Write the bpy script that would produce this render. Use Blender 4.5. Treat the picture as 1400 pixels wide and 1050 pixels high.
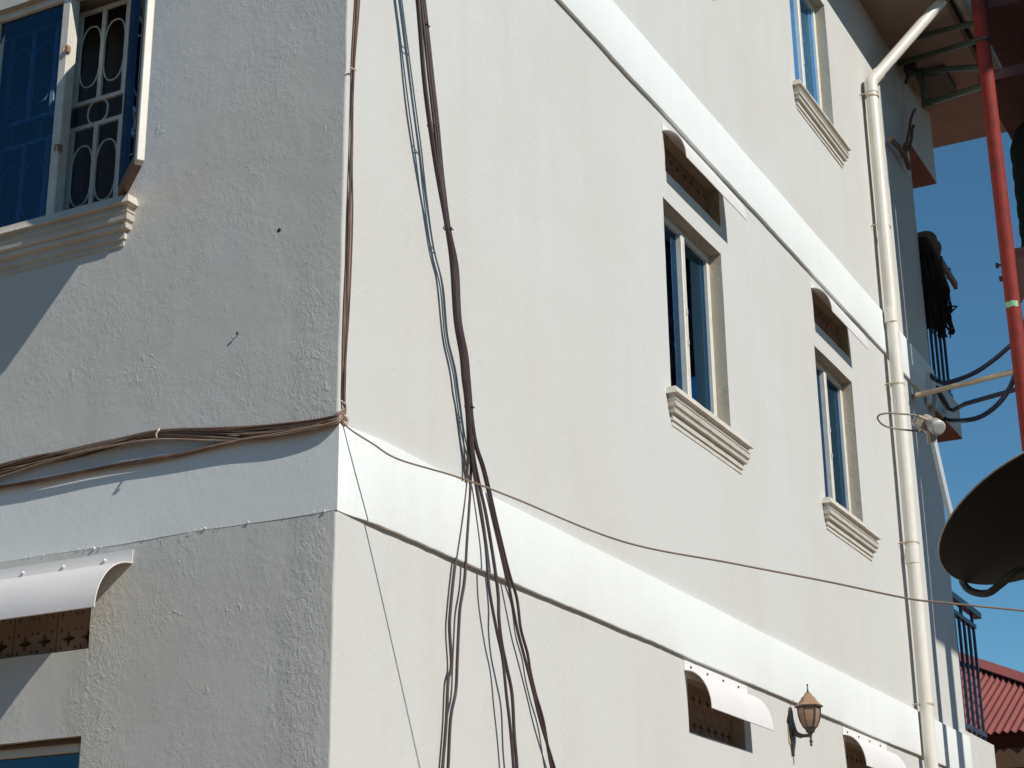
import bpy, bmesh, math, random
from mathutils import Vector, Matrix, noise
rnd = random.Random(7)
for o in list(bpy.data.objects): bpy.data.objects.remove(o)
scene = bpy.context.scene
COL = scene.collection

# ------------------------------------------------------------------ camera
CAM = Vector((3.162, -4.808, 1.6))
RGT = Vector((0.88657271, 0.46246058, -0.01091052))
UPV = Vector((0.16388155, -0.29194278, 0.94229096))
BCK = Vector((0.43258718, -0.83719748, -0.33461725))
FPX = 2380.91            # focal length in pixels of a 1400 px wide picture
cd = bpy.data.cameras.new('camera'); cam = bpy.data.objects.new('camera', cd); COL.objects.link(cam)
m = Matrix((RGT, UPV, BCK)).transposed().to_4x4(); m.translation = CAM
cam.matrix_world = m
cd.sensor_width = 36; cd.sensor_fit = 'HORIZONTAL'; cd.lens = FPX / 1400 * 36
cd.clip_start = 0.05; cd.clip_end = 3000
scene.camera = cam

# ------------------------------------------------------------------ world + sun
SUN = Vector((3.7, -1.0, 2.8)).normalized()
w = bpy.data.worlds.new('World'); scene.world = w; w.use_nodes = True
nt = w.node_tree
sky = nt.nodes.new('ShaderNodeTexSky'); sky.sky_type = 'NISHITA'; sky.sun_disc = False
sky.sun_elevation = math.asin(SUN.z); sky.sun_rotation = math.atan2(SUN.x, SUN.y)
sky.altitude = 1200; sky.air_density = 1.0; sky.dust_density = 0.0; sky.ozone_density = 5.0
bg = nt.nodes['Background']; bg.inputs[1].default_value = 0.10
wb = nt.nodes.new('ShaderNodeMix'); wb.data_type = 'RGBA'; wb.blend_type = 'MULTIPLY'; wb.inputs[0].default_value = 1.0
wb.inputs[7].default_value = (0.72, 1.06, 1.0, 1)          # white balance of the photograph's sky
nt.links.new(sky.outputs[0], wb.inputs[6]); nt.links.new(wb.outputs[2], bg.inputs[0])
sd = bpy.data.lights.new('sun', 'SUN'); sd.energy = 4.5; sd.angle = math.radians(0.53); sd.color = (1.0, 0.955, 0.875)
so = bpy.data.objects.new('sun', sd); COL.objects.link(so); so.location = (30, -8, 30)
so.rotation_euler = (-SUN).to_track_quat('-Z', 'Y').to_euler()
vs = scene.view_settings; vs.view_transform = 'Standard'; vs.look = 'None'; vs.exposure = 0.0; vs.gamma = 1

# ------------------------------------------------------------------ helpers
def ray(u, v):
    d = RGT * (u - 700) + UPV * (525 - v) - BCK * FPX
    return d.normalized()
def onX(u, v, x=0.0): d = ray(u, v); return CAM + d * ((x - CAM.x) / d.x)
def onY(u, v, y=0.0): d = ray(u, v); return CAM + d * ((y - CAM.y) / d.y)
def atR(u, v, r): return CAM + ray(u, v) * r

class MB:
    def __init__(s): s.v = []; s.f = []
    def add(s, vs, fs):
        n = len(s.v); s.v += [tuple(q) for q in vs]; s.f += [tuple(i + n for i in f) for f in fs]; return s
    def box(s, a, b):
        x0, y0, z0 = a; x1, y1, z1 = b
        return s.add([(x0,y0,z0),(x1,y0,z0),(x1,y1,z0),(x0,y1,z0),(x0,y0,z1),(x1,y0,z1),(x1,y1,z1),(x0,y1,z1)],
                     [(0,3,2,1),(4,5,6,7),(0,1,5,4),(1,2,6,5),(2,3,7,6),(3,0,4,7)])
    def obox(s, o, ex, ey, ez):     # origin corner + three edge vectors
        o = Vector(o); ex = Vector(ex); ey = Vector(ey); ez = Vector(ez)
        p = [o, o+ex, o+ex+ey, o+ey]; p += [q + ez for q in p]
        return s.add(p, [(0,3,2,1),(4,5,6,7),(0,1,5,4),(1,2,6,5),(2,3,7,6),(3,0,4,7)])
    def tube(s, pts, r, n=8, cap=True, flat=1.0):
        pts = [Vector(q) for q in pts]; N = len(pts)
        rr = r if isinstance(r, (list, tuple)) else [r] * N
        T = [(pts[min(i+1, N-1)] - pts[max(i-1, 0)]).normalized() for i in range(N)]
        up = Vector((0, 0, 1)) if abs(T[0].z) < .9 else Vector((1, 0, 0))
        a = T[0].cross(up).normalized(); base = len(s.v)
        for i in range(N):
            a = (a - T[i] * a.dot(T[i])).normalized(); b = T[i].cross(a)
            for k in range(n):
                t = 2 * math.pi * k / n
                s.v.append(tuple(pts[i] + (a * math.cos(t) + b * math.sin(t) * flat) * rr[i]))
        for i in range(N - 1):
            for k in range(n):
                k2 = (k + 1) % n
                s.f.append((base+i*n+k, base+i*n+k2, base+(i+1)*n+k2, base+(i+1)*n+k))
        if cap:
            s.f.append(tuple(base + k for k in range(n))[::-1]); s.f.append(tuple(base + (N-1)*n + k for k in range(n)))
        return s
    def lathe(s, prof, c, n=24, ax=None, phase=0.0):   # prof (r, h) along axis
        ax = Vector(ax or (0,0,1)).normalized(); c = Vector(c)
        a = ax.orthogonal().normalized() if abs(ax.z) < .999 else Vector((1,0,0)); b = ax.cross(a)
        base = len(s.v)
        for r, h in prof:
            for k in range(n):
                t = 2*math.pi*k/n + phase
                s.v.append(tuple(c + ax*h + (a*math.cos(t) + b*math.sin(t))*r))
        for i in range(len(prof)-1):
            for k in range(n):
                k2 = (k+1) % n
                s.f.append((base+i*n+k, base+i*n+k2, base+(i+1)*n+k2, base+(i+1)*n+k))
        s.f.append(tuple(base+k for k in range(n))[::-1]); s.f.append(tuple(base+(len(prof)-1)*n+k for k in range(n)))
        return s

def spline(pts, n=8):                # Catmull-Rom through points
    P = [Vector(q) for q in pts]; P = [P[0]*2-P[1]] + P + [P[-1]*2-P[-2]]
    out = []
    for i in range(1, len(P)-2):
        a, b, c, d = P[i-1:i+3]
        for k in range(n):
            t = k/n
            out.append(0.5*((2*b) + (c-a)*t + (2*a-5*b+4*c-d)*t*t + (3*b-a-3*c+d)*t**3))
    out.append(P[-2]); return out

def origin(parent):
    o = Vector((0,0,0))
    while parent is not None: o += Vector(parent.location); parent = parent.parent
    return o
def link_mesh(name, me, mat, parent=None):
    o = bpy.data.objects.new(name, me); COL.objects.link(o)
    if parent is not None: o.parent = parent
    if mat is not None and not me.materials: me.materials.append(mat)
    return o
def obj(name, mb, mat, parent=None, smooth=False, base=None, bevel=0):
    """link a builder's geometry (given in world space) as one mesh object"""
    off = origin(parent)
    loc = Vector((0,0,0))
    if base is not None: loc = Vector(base) - off
    me = bpy.data.meshes.new(name)
    t = off + loc
    me.from_pydata([tuple(Vector(q) - t) for q in mb.v], [], mb.f)
    bm = bmesh.new(); bm.from_mesh(me); bmesh.ops.recalc_face_normals(bm, faces=bm.faces)
    if bevel: bmesh.ops.bevel(bm, geom=bm.edges[:], offset=bevel, segments=1, affect='EDGES', clamp_overlap=True)
    bm.to_mesh(me); bm.free(); me.update()
    if smooth:
        for q in me.polygons: q.use_smooth = True
        try: me.set_sharp_from_angle(angle=math.radians(38))
        except Exception: pass
    o = link_mesh(name, me, mat, parent); o.location = loc
    return o
def tag(o, label, cat, group=None, kind=None):
    if label: o['label'] = label
    if cat: o['category'] = cat
    if group: o['group'] = group
    if kind: o['kind'] = kind
    return o
def thing(name, loc, label, cat, group=None):
    o = bpy.data.objects.new(name, None); COL.objects.link(o); o.location = loc; o.empty_display_size = .1
    return tag(o, label, cat, group)
def copy_tree(o, parent=None, delta=(0,0,0)):
    c = o.copy(); COL.objects.link(c); c.parent = parent
    if parent is None or any(delta): c.location = Vector(o.location) + Vector(delta)
    for ch in o.children: copy_tree(ch, c)
    return c

# ------------------------------------------------------------------ materials
def nodes(name):
    mt = bpy.data.materials.new(name); mt.use_nodes = True
    t = mt.node_tree; return mt, t, t.nodes['Principled BSDF']
def N(t, kind, **kw):
    n = t.nodes.new('ShaderNode' + kind)
    for k, v in kw.items():
        if k in n.inputs: n.inputs[k].default_value = v
        else: setattr(n, k, v)
    return n
def ramp(t, src, stops):
    r = t.nodes.new('ShaderNodeValToRGB'); e = r.color_ramp.elements
    e[0].position, e[0].color = stops[0][0], (*stops[0][1], 1)
    e[1].position, e[1].color = stops[-1][0], (*stops[-1][1], 1)
    for p, c in stops[1:-1]:
        q = e.new(p); q.color = (*c, 1)
    t.links.new(src, r.inputs[0]); return r.outputs[0]
def math_(t, op, a, b):
    n = t.nodes.new('ShaderNodeMath'); n.operation = op
    for i, q in enumerate((a, b)):
        if hasattr(q, 'node'): t.links.new(q, n.inputs[i])
        else: n.inputs[i].default_value = q
    return n.outputs[0]
def mix_col(t, f, a, b, mode='MIX'):
    n = t.nodes.new('ShaderNodeMix'); n.data_type = 'RGBA'; n.blend_type = mode
    for i, q in ((0, f), (6, a), (7, b)):
        if hasattr(q, 'node'): t.links.new(q, n.inputs[i])
        else: n.inputs[i].default_value = q if i == 0 else (*q, 1)
    return n.outputs[2]
def coords(t, scale=(1,1,1)):
    g = t.nodes.new('ShaderNodeNewGeometry'); mp = t.nodes.new('ShaderNodeMapping'); mp.inputs['Scale'].default_value = scale
    t.links.new(g.outputs['Position'], mp.inputs[0]); return mp.outputs[0]
def tex(t, vec, kind='Noise', **kw):
    n = N(t, 'Tex' + kind, **kw); t.links.new(vec, n.inputs['Vector']); return n
def bump(t, bsdf, height, strength, dist, prev=None):
    b = t.nodes.new('ShaderNodeBump'); b.inputs['Strength'].default_value = strength; b.inputs['Distance'].default_value = dist
    t.links.new(height, b.inputs['Height'])
    if prev: t.links.new(prev, b.inputs['Normal'])
    t.links.new(b.outputs[0], bsdf.inputs['Normal']); return b.outputs[0]

def plaster(name, col, stain, rough_relief, grain, patched=False):
    mt, t, b = nodes(name)
    v = coords(t)
    big = tex(t, v, Scale=0.8, Detail=5.0, Roughness=.6).outputs[0]
    vst = tex(t, coords(t, (5, 5, .5)), Scale=1.0, Detail=4.0).outputs[0]
    fine = tex(t, v, Scale=60.0, Detail=3.0).outputs[0]
    f1 = ramp(t, big, [(.42, (0,0,0)), (.72, (1,1,1))])
    c = mix_col(t, math_(t, 'MULTIPLY', f1, .5), col, stain)
    f2 = ramp(t, vst, [(.5, (0,0,0)), (.75, (1,1,1))])
    c = mix_col(t, math_(t, 'MULTIPLY', f2, .35), c, stain)
    c = mix_col(t, math_(t, 'MULTIPLY', ramp(t, fine, [(.3,(1,1,1)), (.42,(0,0,0))]), .12), c, tuple(q*.6 for q in stain))
    # dots of dirt
    vo = tex(t, v, 'Voronoi', Scale=5.5); dots = ramp(t, vo.outputs['Distance'], [(.012,(1,1,1)), (.022,(0,0,0))])
    c = mix_col(t, math_(t, 'MULTIPLY', dots, .6), c, (.18,.14,.11))
    t.links.new(c, b.inputs['Base Color']); b.inputs['Roughness'].default_value = .75
    b.inputs['Specular IOR Level'].default_value = .25
    # trowelled relief: short dragged strokes and pits that come and go in patches, over a fine grain
    mask = ramp(t, tex(t, v, Scale=2.1, Detail=5.0, Roughness=.7).outputs[0], [(.44,(.10,.10,.10)), (.68,(1,1,1))])
    if patched:      # roughcast left where the corner and the openings were made good
        sx = t.nodes.new('ShaderNodeSeparateXYZ'); t.links.new(v, sx.inputs[0])
        wob = math_(t, 'MULTIPLY', math_(t, 'SUBTRACT', tex(t, v, Scale=4.0, Detail=4.0).outputs[0], .5), .22)
        def strip(c, wd, q):
            d = math_(t, 'ABSOLUTE', math_(t, 'SUBTRACT', math_(t, 'ADD', q, wob), c), 0); return ramp(t, math_(t, 'DIVIDE', d, wd), [(.35,(1,1,1)), (1.0,(0,0,0))])
        low = ramp(t, math_(t, 'SUBTRACT', 4.3, sx.outputs[2]), [(0,(0,0,0)), (1.0,(1,1,1))])
        a1 = math_(t, 'MULTIPLY', strip(-.11, .10, sx.outputs[0]), low)
        a2 = math_(t, 'MULTIPLY', strip(-1.00, .13, sx.outputs[0]), ramp(t, math_(t, 'SUBTRACT', 3.2, sx.outputs[2]), [(0,(0,0,0)), (.2,(1,1,1))]))
        mask = math_(t, 'ADD', math_(t, 'MULTIPLY', mask, .8), math_(t, 'MULTIPLY', math_(t, 'ADD', a1, a2), .85))
    wv = tex(t, v, Scale=7.0, Detail=3.0)
    vv = t.nodes.new('ShaderNodeVectorMath'); vv.operation = 'MULTIPLY_ADD'
    t.links.new(wv.outputs['Color'], vv.inputs[0]); vv.inputs[1].default_value = (.16,.16,.16); t.links.new(v, vv.inputs[2])
    mp2 = t.nodes.new('ShaderNodeMapping'); mp2.inputs['Scale'].default_value = (1.0,1.0,.55); t.links.new(vv.outputs[0], mp2.inputs[0])
    st = tex(t, mp2.outputs[0], Scale=62.0, Detail=6.0, Roughness=.66, Distortion=.25).outputs[0]
    h = math_(t, 'MULTIPLY', st, mask)
    sm = ramp(t, tex(t, v, Scale=5.0, Detail=3.0).outputs[0], [(.52,(0,0,0)), (.66,(1,1,1))])
    fl = ramp(t, tex(t, mp2.outputs[0], Scale=34.0, Detail=2.0, Roughness=.5).outputs[0], [(.63,(0,0,0)), (.70,(1,1,1))])
    h = math_(t, 'ADD', h, math_(t, 'MULTIPLY', math_(t, 'MULTIPLY', fl, sm), .28))
    pit = ramp(t, tex(t, v, 'Voronoi', Scale=16.0, Randomness=1.0).outputs['Distance'], [(.03,(0,0,0)), (.09,(1,1,1))])
    h = math_(t, 'ADD', h, math_(t, 'MULTIPLY', pit, .12))
    p1 = bump(t, b, h, 1.0, rough_relief*2.2)
    g = tex(t, v, Scale=150.0, Detail=3.0).outputs[0]
    p2 = bump(t, b, g, 1.0, grain, p1)
    wav = tex(t, v, Scale=3.0, Detail=4.0).outputs[0]
    bump(t, b, wav, 1.0, rough_relief * 2.6, p2)
    return mt
M = {}
M['plaster_rough'] = plaster('rough_plaster', (.61,.605,.57), (.515,.485,.425), .0017, .0005, True)
M['plaster_smooth'] = plaster('smooth_plaster', (.57,.565,.54), (.525,.495,.445), .0011, .0003)
M['band_paint'] = plaster('white_band_paint', (.79,.81,.795), (.73,.735,.71), .0007, .0002)

def paint(name, col, rough=.5, spot=None, spot_amt=.3, metal=0, scale=6, spec=.5, bumpd=0):
    mt, t, b = nodes(name); v = coords(t)
    n1 = tex(t, v, Scale=scale, Detail=5.0, Roughness=.65).outputs[0]
    f = ramp(t, n1, [(.45,(0,0,0)), (.7,(1,1,1))])
    c = mix_col(t, math_(t, 'MULTIPLY', f, spot_amt), col, spot or tuple(q*.6 for q in col))
    t.links.new(c, b.inputs['Base Color']); b.inputs['Roughness'].default_value = rough; b.inputs['Metallic'].default_value = metal
    b.inputs['Specular IOR Level'].default_value = spec
    if bumpd: bump(t, b, tex(t, v, Scale=scale*8, Detail=3.0).outputs[0], 1.0, bumpd)
    return mt
M['sill'] = paint('cream_sill', (.56,.525,.46), .75, (.42,.34,.25), .5, scale=7, bumpd=.0012)
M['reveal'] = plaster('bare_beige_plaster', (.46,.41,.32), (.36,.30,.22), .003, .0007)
M['frame'] = paint('cream_frame_paint', (.66,.63,.55), .45, (.40,.30,.20), .3, scale=14)
M['pvc'] = paint('white_pvc', (.74,.70,.62), .35, (.60,.52,.42), .35, scale=5)
M['rust'] = paint('rust_stain', (.22,.10,.05), .8, (.12,.06,.04), .5, scale=20)
M['awning'] = paint('white_awning_plastic', (.78,.74,.71), .35, (.66,.63,.62), .4, scale=3)
M['vent'] = paint('cement_vent_block', (.30,.21,.16), .9, (.20,.14,.11), .5, scale=12, bumpd=.001)
M['cable'] = paint('dark_brown_cable', (.046,.026,.024), .5, (.12,.065,.05), .45, scale=10)
M['cable2'] = paint('purple_brown_cable', (.045,.026,.030), .5, (.10,.06,.06), .4, scale=10)
M['wire'] = paint('brown_wire', (.20,.115,.075), .55, (.36,.26,.19), .6, scale=16)
M['wire2'] = paint('grey_brown_wire', (.34,.25,.185), .55, (.16,.09,.06), .6, scale=16)
M['wire3'] = paint('dark_wire', (.11,.058,.040), .55, (.27,.16,.11), .5, scale=16)
M['thin'] = paint('beige_thin_wire', (.30,.22,.16), .5, (.16,.10,.07), .5, scale=6)
M['tie'] = paint('pale_tie', (.60,.48,.38), .5)
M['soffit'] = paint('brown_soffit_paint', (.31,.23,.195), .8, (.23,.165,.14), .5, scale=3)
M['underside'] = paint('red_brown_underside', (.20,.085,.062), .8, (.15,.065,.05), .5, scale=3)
M['red_steel'] = paint('red_oxide_paint', (.25,.034,.026), .65, (.13,.030,.022), .8, scale=9, spec=.15)
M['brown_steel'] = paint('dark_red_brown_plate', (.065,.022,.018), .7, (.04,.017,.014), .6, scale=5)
M['dark_steel'] = paint('dark_steel', (.03,.03,.033), .5, (.06,.05,.045), .4)
M['blue_steel'] = paint('dark_blue_steel', (.030,.040,.070), .4, (.10,.12,.15), .4, scale=20)
M['green_pipe'] = paint('green_pipe', (.045,.065,.040), .4, (.07,.09,.06), .5)
M['beige_pipe'] = paint('beige_pipe', (.50,.40,.28), .45, (.34,.24,.16), .5, scale=12)
M['hose'] = paint('dark_blue_hose', (.018,.024,.06), .4, (.03,.04,.08), .4)
M['grey_metal'] = paint('grey_gutter_metal', (.34,.32,.27), .5, (.20,.17,.13), .6)
M['dish'] = paint('dark_grey_dish', (.006,.0075,.009), .7, (.010,.011,.012), .5, spec=.3)
M['dish_arm'] = paint('pale_arm_metal', (.55,.60,.63), .35, (.45,.5,.52), .3)
M['lnb'] = paint('beige_plastic', (.40,.36,.29), .5, (.30,.26,.2), .4)
M['lnb_cap'] = paint('pale_grey_cap', (.62,.62,.60), .45, (.5,.5,.5), .3)
M['bronze'] = paint('brown_lamp_metal', (.055,.038,.032), .5, (.15,.10,.07), .5, scale=30)
M['tan_metal'] = paint('weathered_tan_metal', (.33,.20,.11), .6, (.18,.11,.07), .6, scale=25)
M['lampglass'] = paint('dusty_lamp_glass', (.30,.19,.12), .35, (.15,.125,.10), .6, scale=18)
M['patch'] = paint('bare_plaster_patch', (.42,.34,.23), .9, (.22,.17,.11), .7, scale=60)
M['red_sheet'] = paint('red_roof_sheet', (.28,.075,.058), .6, (.22,.06,.05), .5, scale=2)
M['house_wall'] = paint('brown_house_wall', (.16,.13,.095), .9, (.13,.10,.07), .5)
M['tank'] = paint('dark_green_tank', (.007,.010,.009), .8, (.012,.013,.011), .4, spec=.1)
M['yellow'] = paint('yellow_paint', (.55,.42,.05), .6)
M['mop'] = paint('dark_yarn', (.030,.020,.018), .95, (.07,.045,.035), .5, scale=40, spec=.1)
M['cloth'] = paint('brown_cloth', (.17,.13,.10), .95, (.10,.08,.06), .6, scale=14, spec=.1)
M['brass'] = paint('brass', (.80,.50,.16), .3, metal=1.0)
M['green_tape'] = paint('green_tape', (.20,.48,.24), .5, (.5,.6,.4), .5, scale=40)
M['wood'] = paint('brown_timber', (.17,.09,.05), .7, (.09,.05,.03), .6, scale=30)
M['soil'] = paint('murram_soil', (.24,.16,.095), .95, (.17,.11,.07), .6, scale=.6, bumpd=.02)
M['interior'] = paint('interior_paint', (.22,.22,.20), .9)
M['net'] = paint('pale_net_curtain', (.52,.52,.50), .95, (.30,.32,.34), .6, scale=5)
M['curtain'] = paint('dark_curtain', (.13,.13,.13), .95, (.07,.07,.075), .5)
M['wall_spot'] = paint('white_paint_blob', (.78,.76,.70), .6)
def glass(name, tint, refl, ior):
    mt, t, b = nodes(name); t.nodes.remove(b)
    out = t.nodes['Material Output']
    tr = N(t, 'BsdfTransparent'); tr.inputs[0].default_value = (*tint, 1)
    gl = N(t, 'BsdfGlossy'); gl.inputs[0].default_value = (*refl, 1); gl.inputs['Roughness'].default_value = .02
    fr = N(t, 'Fresnel'); fr.inputs['IOR'].default_value = ior
    mx = N(t, 'MixShader'); t.links.new(fr.outputs[0], mx.inputs[0]); t.links.new(tr.outputs[0], mx.inputs[1]); t.links.new(gl.outputs[0], mx.inputs[2])
    t.links.new(mx.outputs[0], out.inputs[0])
    wv = tex(t, coords(t), Scale=2.0, Detail=1.0).outputs[0]
    bp = t.nodes.new('ShaderNodeBump'); bp.inputs['Distance'].default_value = .002; t.links.new(wv, bp.inputs['Height']); t.links.new(bp.outputs[0], gl.inputs['Normal'])
    return mt
M['glass'] = glass('blue_tinted_glass', (.14,.48,.85), (.24,.56,1.0), 3.2)
M['glass_dark'] = glass('deep_blue_glass', (.34,.62,.95), (.45,.72,1.0), 1.8)

# ------------------------------------------------------------------ ground
g = MB(); g.add([(-400,-400,0),(400,-400,0),(400,400,0),(-400,400,0)], [(0,1,2,3)])
tag(obj('ground', g, M['soil']), 'bare reddish soil ground around the building', None, kind='structure')

# ------------------------------------------------------------------ the building
YE, XW, ZT = 8.90, -6.0, 9.38
bld = thing('apartment_building', (0,0,0), 'cream plastered apartment building with white bands and moulded window sills', 'building')

def wall(name, umin, umax, vmin, vmax, holes, mp, depth_dir, mat, step=.09, jit=.0025, edge=None):
    """grid wall with rectangular openings (u0,u1,v0,v1,depth); mp(u,v,d) -> world"""
    def cuts(a, b, extra):
        c = sorted(set([a, b] + [q for q in extra if a < q < b])); out = []
        for p, q in zip(c, c[1:]):
            n = max(1, int(round((q-p)/step))); out += [p + (q-p)*k/n for k in range(n)]
        return out + [b]
    U = cuts(umin, umax, [h[i] for h in holes for i in (0,1)]); V = cuts(vmin, vmax, [h[i] for h in holes for i in (2,3)])
    mb = MB(); idx = {}
    def vert(i, j):
        if (i,j) in idx: return idx[i,j]
        u, v = U[i], V[j]
        s = Vector((u*7.3, v*7.3, jit*1000))
        du, dv = noise.noise(s)*jit, noise.noise(s+Vector((31,7,3)))*jit
        if i in (0, len(U)-1): du = 0
        if j in (0, len(V)-1): dv = 0
        d = 0 if i in (0, len(U)-1) else noise.noise(Vector((u*1.3, v*1.3, 5)))*jit*1.2
        idx[i,j] = len(mb.v); mb.v.append(tuple(mp(u+du, v+dv, d))); return idx[i,j]
    inside = lambda u, v: any(h[0] < u < h[1] and h[2] < v < h[3] for h in holes)
    for i in range(len(U)-1):
        for j in range(len(V)-1):
            if inside((U[i]+U[i+1])/2, (V[j]+V[j+1])/2): continue
            mb.f.append((vert(i,j), vert(i+1,j), vert(i+1,j+1), vert(i,j+1)))
    nface = len(mb.f)
    for h in holes:                                   # reveals
        ui = [k for k, q in enumerate(U) if h[0]-1e-6 <= q <= h[1]+1e-6]; vj = [k for k, q in enumerate(V) if h[2]-1e-6 <= q <= h[3]+1e-6]
        loop = [(i, vj[0]) for i in ui] + [(ui[-1], j) for j in vj[1:]] + [(i, vj[-1]) for i in ui[-2::-1]] + [(ui[0], j) for j in vj[-2:0:-1]]
        inner = {}
        for (i,j) in loop:
            inner[i,j] = len(mb.v); mb.v.append(tuple(Vector(mb.v[idx[i,j]]) + Vector(depth_dir)*h[4]))
        for a, b in zip(loop, loop[1:] + loop[:1]):
            mb.f.append((idx[a], idx[b], inner[b], inner[a]))
    mb.nrev = sum(1 for _ in mb.f) - nface
    return mb

RC = .010   # corner rounding
R_WIN = [(3.10,3.965,4.55,5.665), (5.665,6.495,4.59,5.665), (5.68,6.57,7.60,8.74)]
R_VENT = [(3.155,3.985,5.847,6.09), (5.70,6.49,5.845,6.09), (3.14,3.92,2.827,3.09), (5.70,6.49,2.827,3.09)]
holesR = [(a,b,c,d,.20) for a,b,c,d in R_WIN] + [(a,b,c,d,.16) for a,b,c,d in R_VENT]
# ground floor windows and the near upper window, out of frame, continue the rhythm
holesR += [(3.10,3.965,1.0,2.50,.20), (5.665,6.495,1.0,2.50,.20), (3.10,3.965,7.60,8.74,.20)]
L_WIN = (-2.26,-1.045,4.57,5.665); L_VENT = (-2.30,-1.045,2.815,3.06); L_WIN0 = (-2.26,-1.05,1.0,2.503)
holesL = [(*L_WIN,.20), (*L_VENT,.16), (*L_WIN0,.20)]
mbr = wall('wall', RC, YE, 0, ZT, holesR, lambda u,v,d: (d,u,v), (-1,0,0), None, jit=.003)
wall_side = obj('wall', mbr, M['plaster_smooth'], bld, smooth=True)
mbl = wall('wall', XW, -RC, 0, ZT, holesL, lambda u,v,d: (u,-d,v), (0,1,0), None, jit=.003)
wall_front = obj('wall', mbl, M['plaster_rough'], bld, smooth=True)
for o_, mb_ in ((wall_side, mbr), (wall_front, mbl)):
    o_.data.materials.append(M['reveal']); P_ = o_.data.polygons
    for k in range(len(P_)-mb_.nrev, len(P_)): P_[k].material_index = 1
wall_front['label'] = 'rough trowelled plaster wall in raking sunlight'
# rounded, slightly ragged arris between the two faces
cn = MB(); zs = [k*.04 for k in range(int(ZT/.04)+1)] + [ZT]
for z in zs:
    e = noise.noise(Vector((z*6, 3, 1)))*.0035 + noise.noise(Vector((z*25, 8, 1)))*.0015
    for k in range(5):
        t = k/4*math.pi/2
        r = RC; cx, cy = -r, r
        off = e*math.sin(2*t)
        cn.v.append((cx + (r+off)*math.sin(t), cy - (r+off)*math.cos(t), z))
for i in range(len(zs)-1):
    for k in range(4): cn.f.append((i*5+k, i*5+k+1, (i+1)*5+k+1, (i+1)*5+k))
obj('corner_arris', cn, M['plaster_smooth'], bld, smooth=True)
# remaining shell: far end wall, hidden sides, floors, partitions
sh = MB(); sh.box((XW, YE-.2, 0), (-.0, YE-.002, ZT)); obj('wall', sh, M['plaster_smooth'], bld)
sh = MB(); sh.box((XW-.2, 0, 0), (XW, YE, ZT)); obj('wall', sh, M['plaster_smooth'], bld)
for z in (.02, 3.2, 6.2, 9.1):
    f_ = MB(); f_.box((XW, .22, z), (-.22, YE-.2, z+.2)); obj('floor_slab', f_, M['interior'], bld)
pt = MB(); pt.box((-3.2, .22, .2), (-3.1, YE-.2, 9.1)); obj('partition', pt, M['interior'], bld)
pt = MB(); pt.box((-3.1, 2.2, .2), (-.22, 2.3, 9.1)); obj('partition', pt, M['interior'], bld)

# white bands
def band_side(z0, z1, y1, proud):
    mb = MB(); n = int(y1/.05)
    prof = 5
    for i in range(n+1):
        y = y1*i/n
        q = min(1, max(0, y/.28)); o = .003 + proud*q*q*(3-2*q) + .0025*noise.noise(Vector((y*2.2, z0, 4)))*q
        lo = z0 + .006*noise.noise(Vector((y*1.7, z0, 0))) + .003*noise.noise(Vector((y*14, z0, 2)))
        hi = z1 + .004*noise.noise(Vector((y*2.1, z1, 0))) + .002*noise.noise(Vector((y*17, z1, 2)))
        o = max(o, .003)
        mb.v += [(-.004,y,lo+.002), (o*.9,y,lo), (o,y,lo+.006), (o,y,hi-.003), (min(.006,o)*.5,y,hi)]
    for i in range(n):
        for k in range(prof-1): mb.f.append((i*prof+k, (i+1)*prof+k, (i+1)*prof+k+1, i*prof+k+1))
    return mb
def band_front(z0, z1):
    mb = MB(); n = 120
    for i in range(n+1):
        x = XW + (0.0032-XW)*i/n
        lo = z0 + .005*noise.noise(Vector((x*2.7, z0, 9))) + .002*noise.noise(Vector((x*17, z0, 2)))
        o = -.0009
        mb.v += [(x,.004,lo), (x,o,lo+.001), (x,o-.0003,z1-.004), (x,.004,z1)]
    for i in range(n):
        for k in range(3): mb.f.append((i*4+k, i*4+k+1, (i+1)*4+k+1, (i+1)*4+k))
    return mb
for z0, z1 in ((3.185,3.502), (6.185,6.525)):
    bs = obj('band', band_side(z0, z1, YE+.02, .020), M['band_paint'], bld, smooth=True)
    bf = obj('band', band_front(z0, z1), M['band_paint'], bld, smooth=True)
    if z0 < 4: low_band = bf
# dribbles of paint left along the lower edge of the front band
for k in range(26):
    x = -.03 - 1.5*rnd.random() if k > 8 else [-.045,-.047,-.36,-.365,-.55,-1.05,-1.09,-1.12,-1.02][k]
    r = rnd.uniform(.002,.0055) if k < 9 else rnd.uniform(.001,.0025)
    z = 3.187 + rnd.uniform(-.004,.006); mb = MB()
    prof = [(r*.2,-r*.6), (r*.8,-r*.4), (r,0), (r*.7,r*.5), (r*.2,r*.7)]
    mb.lathe(prof, (x, -.004, z), 7, (rnd.uniform(-.6,.6), -1, rnd.uniform(-.5,.5)))
    obj('paint_drip', mb, M['wall_spot'], low_band, smooth=True)

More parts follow.
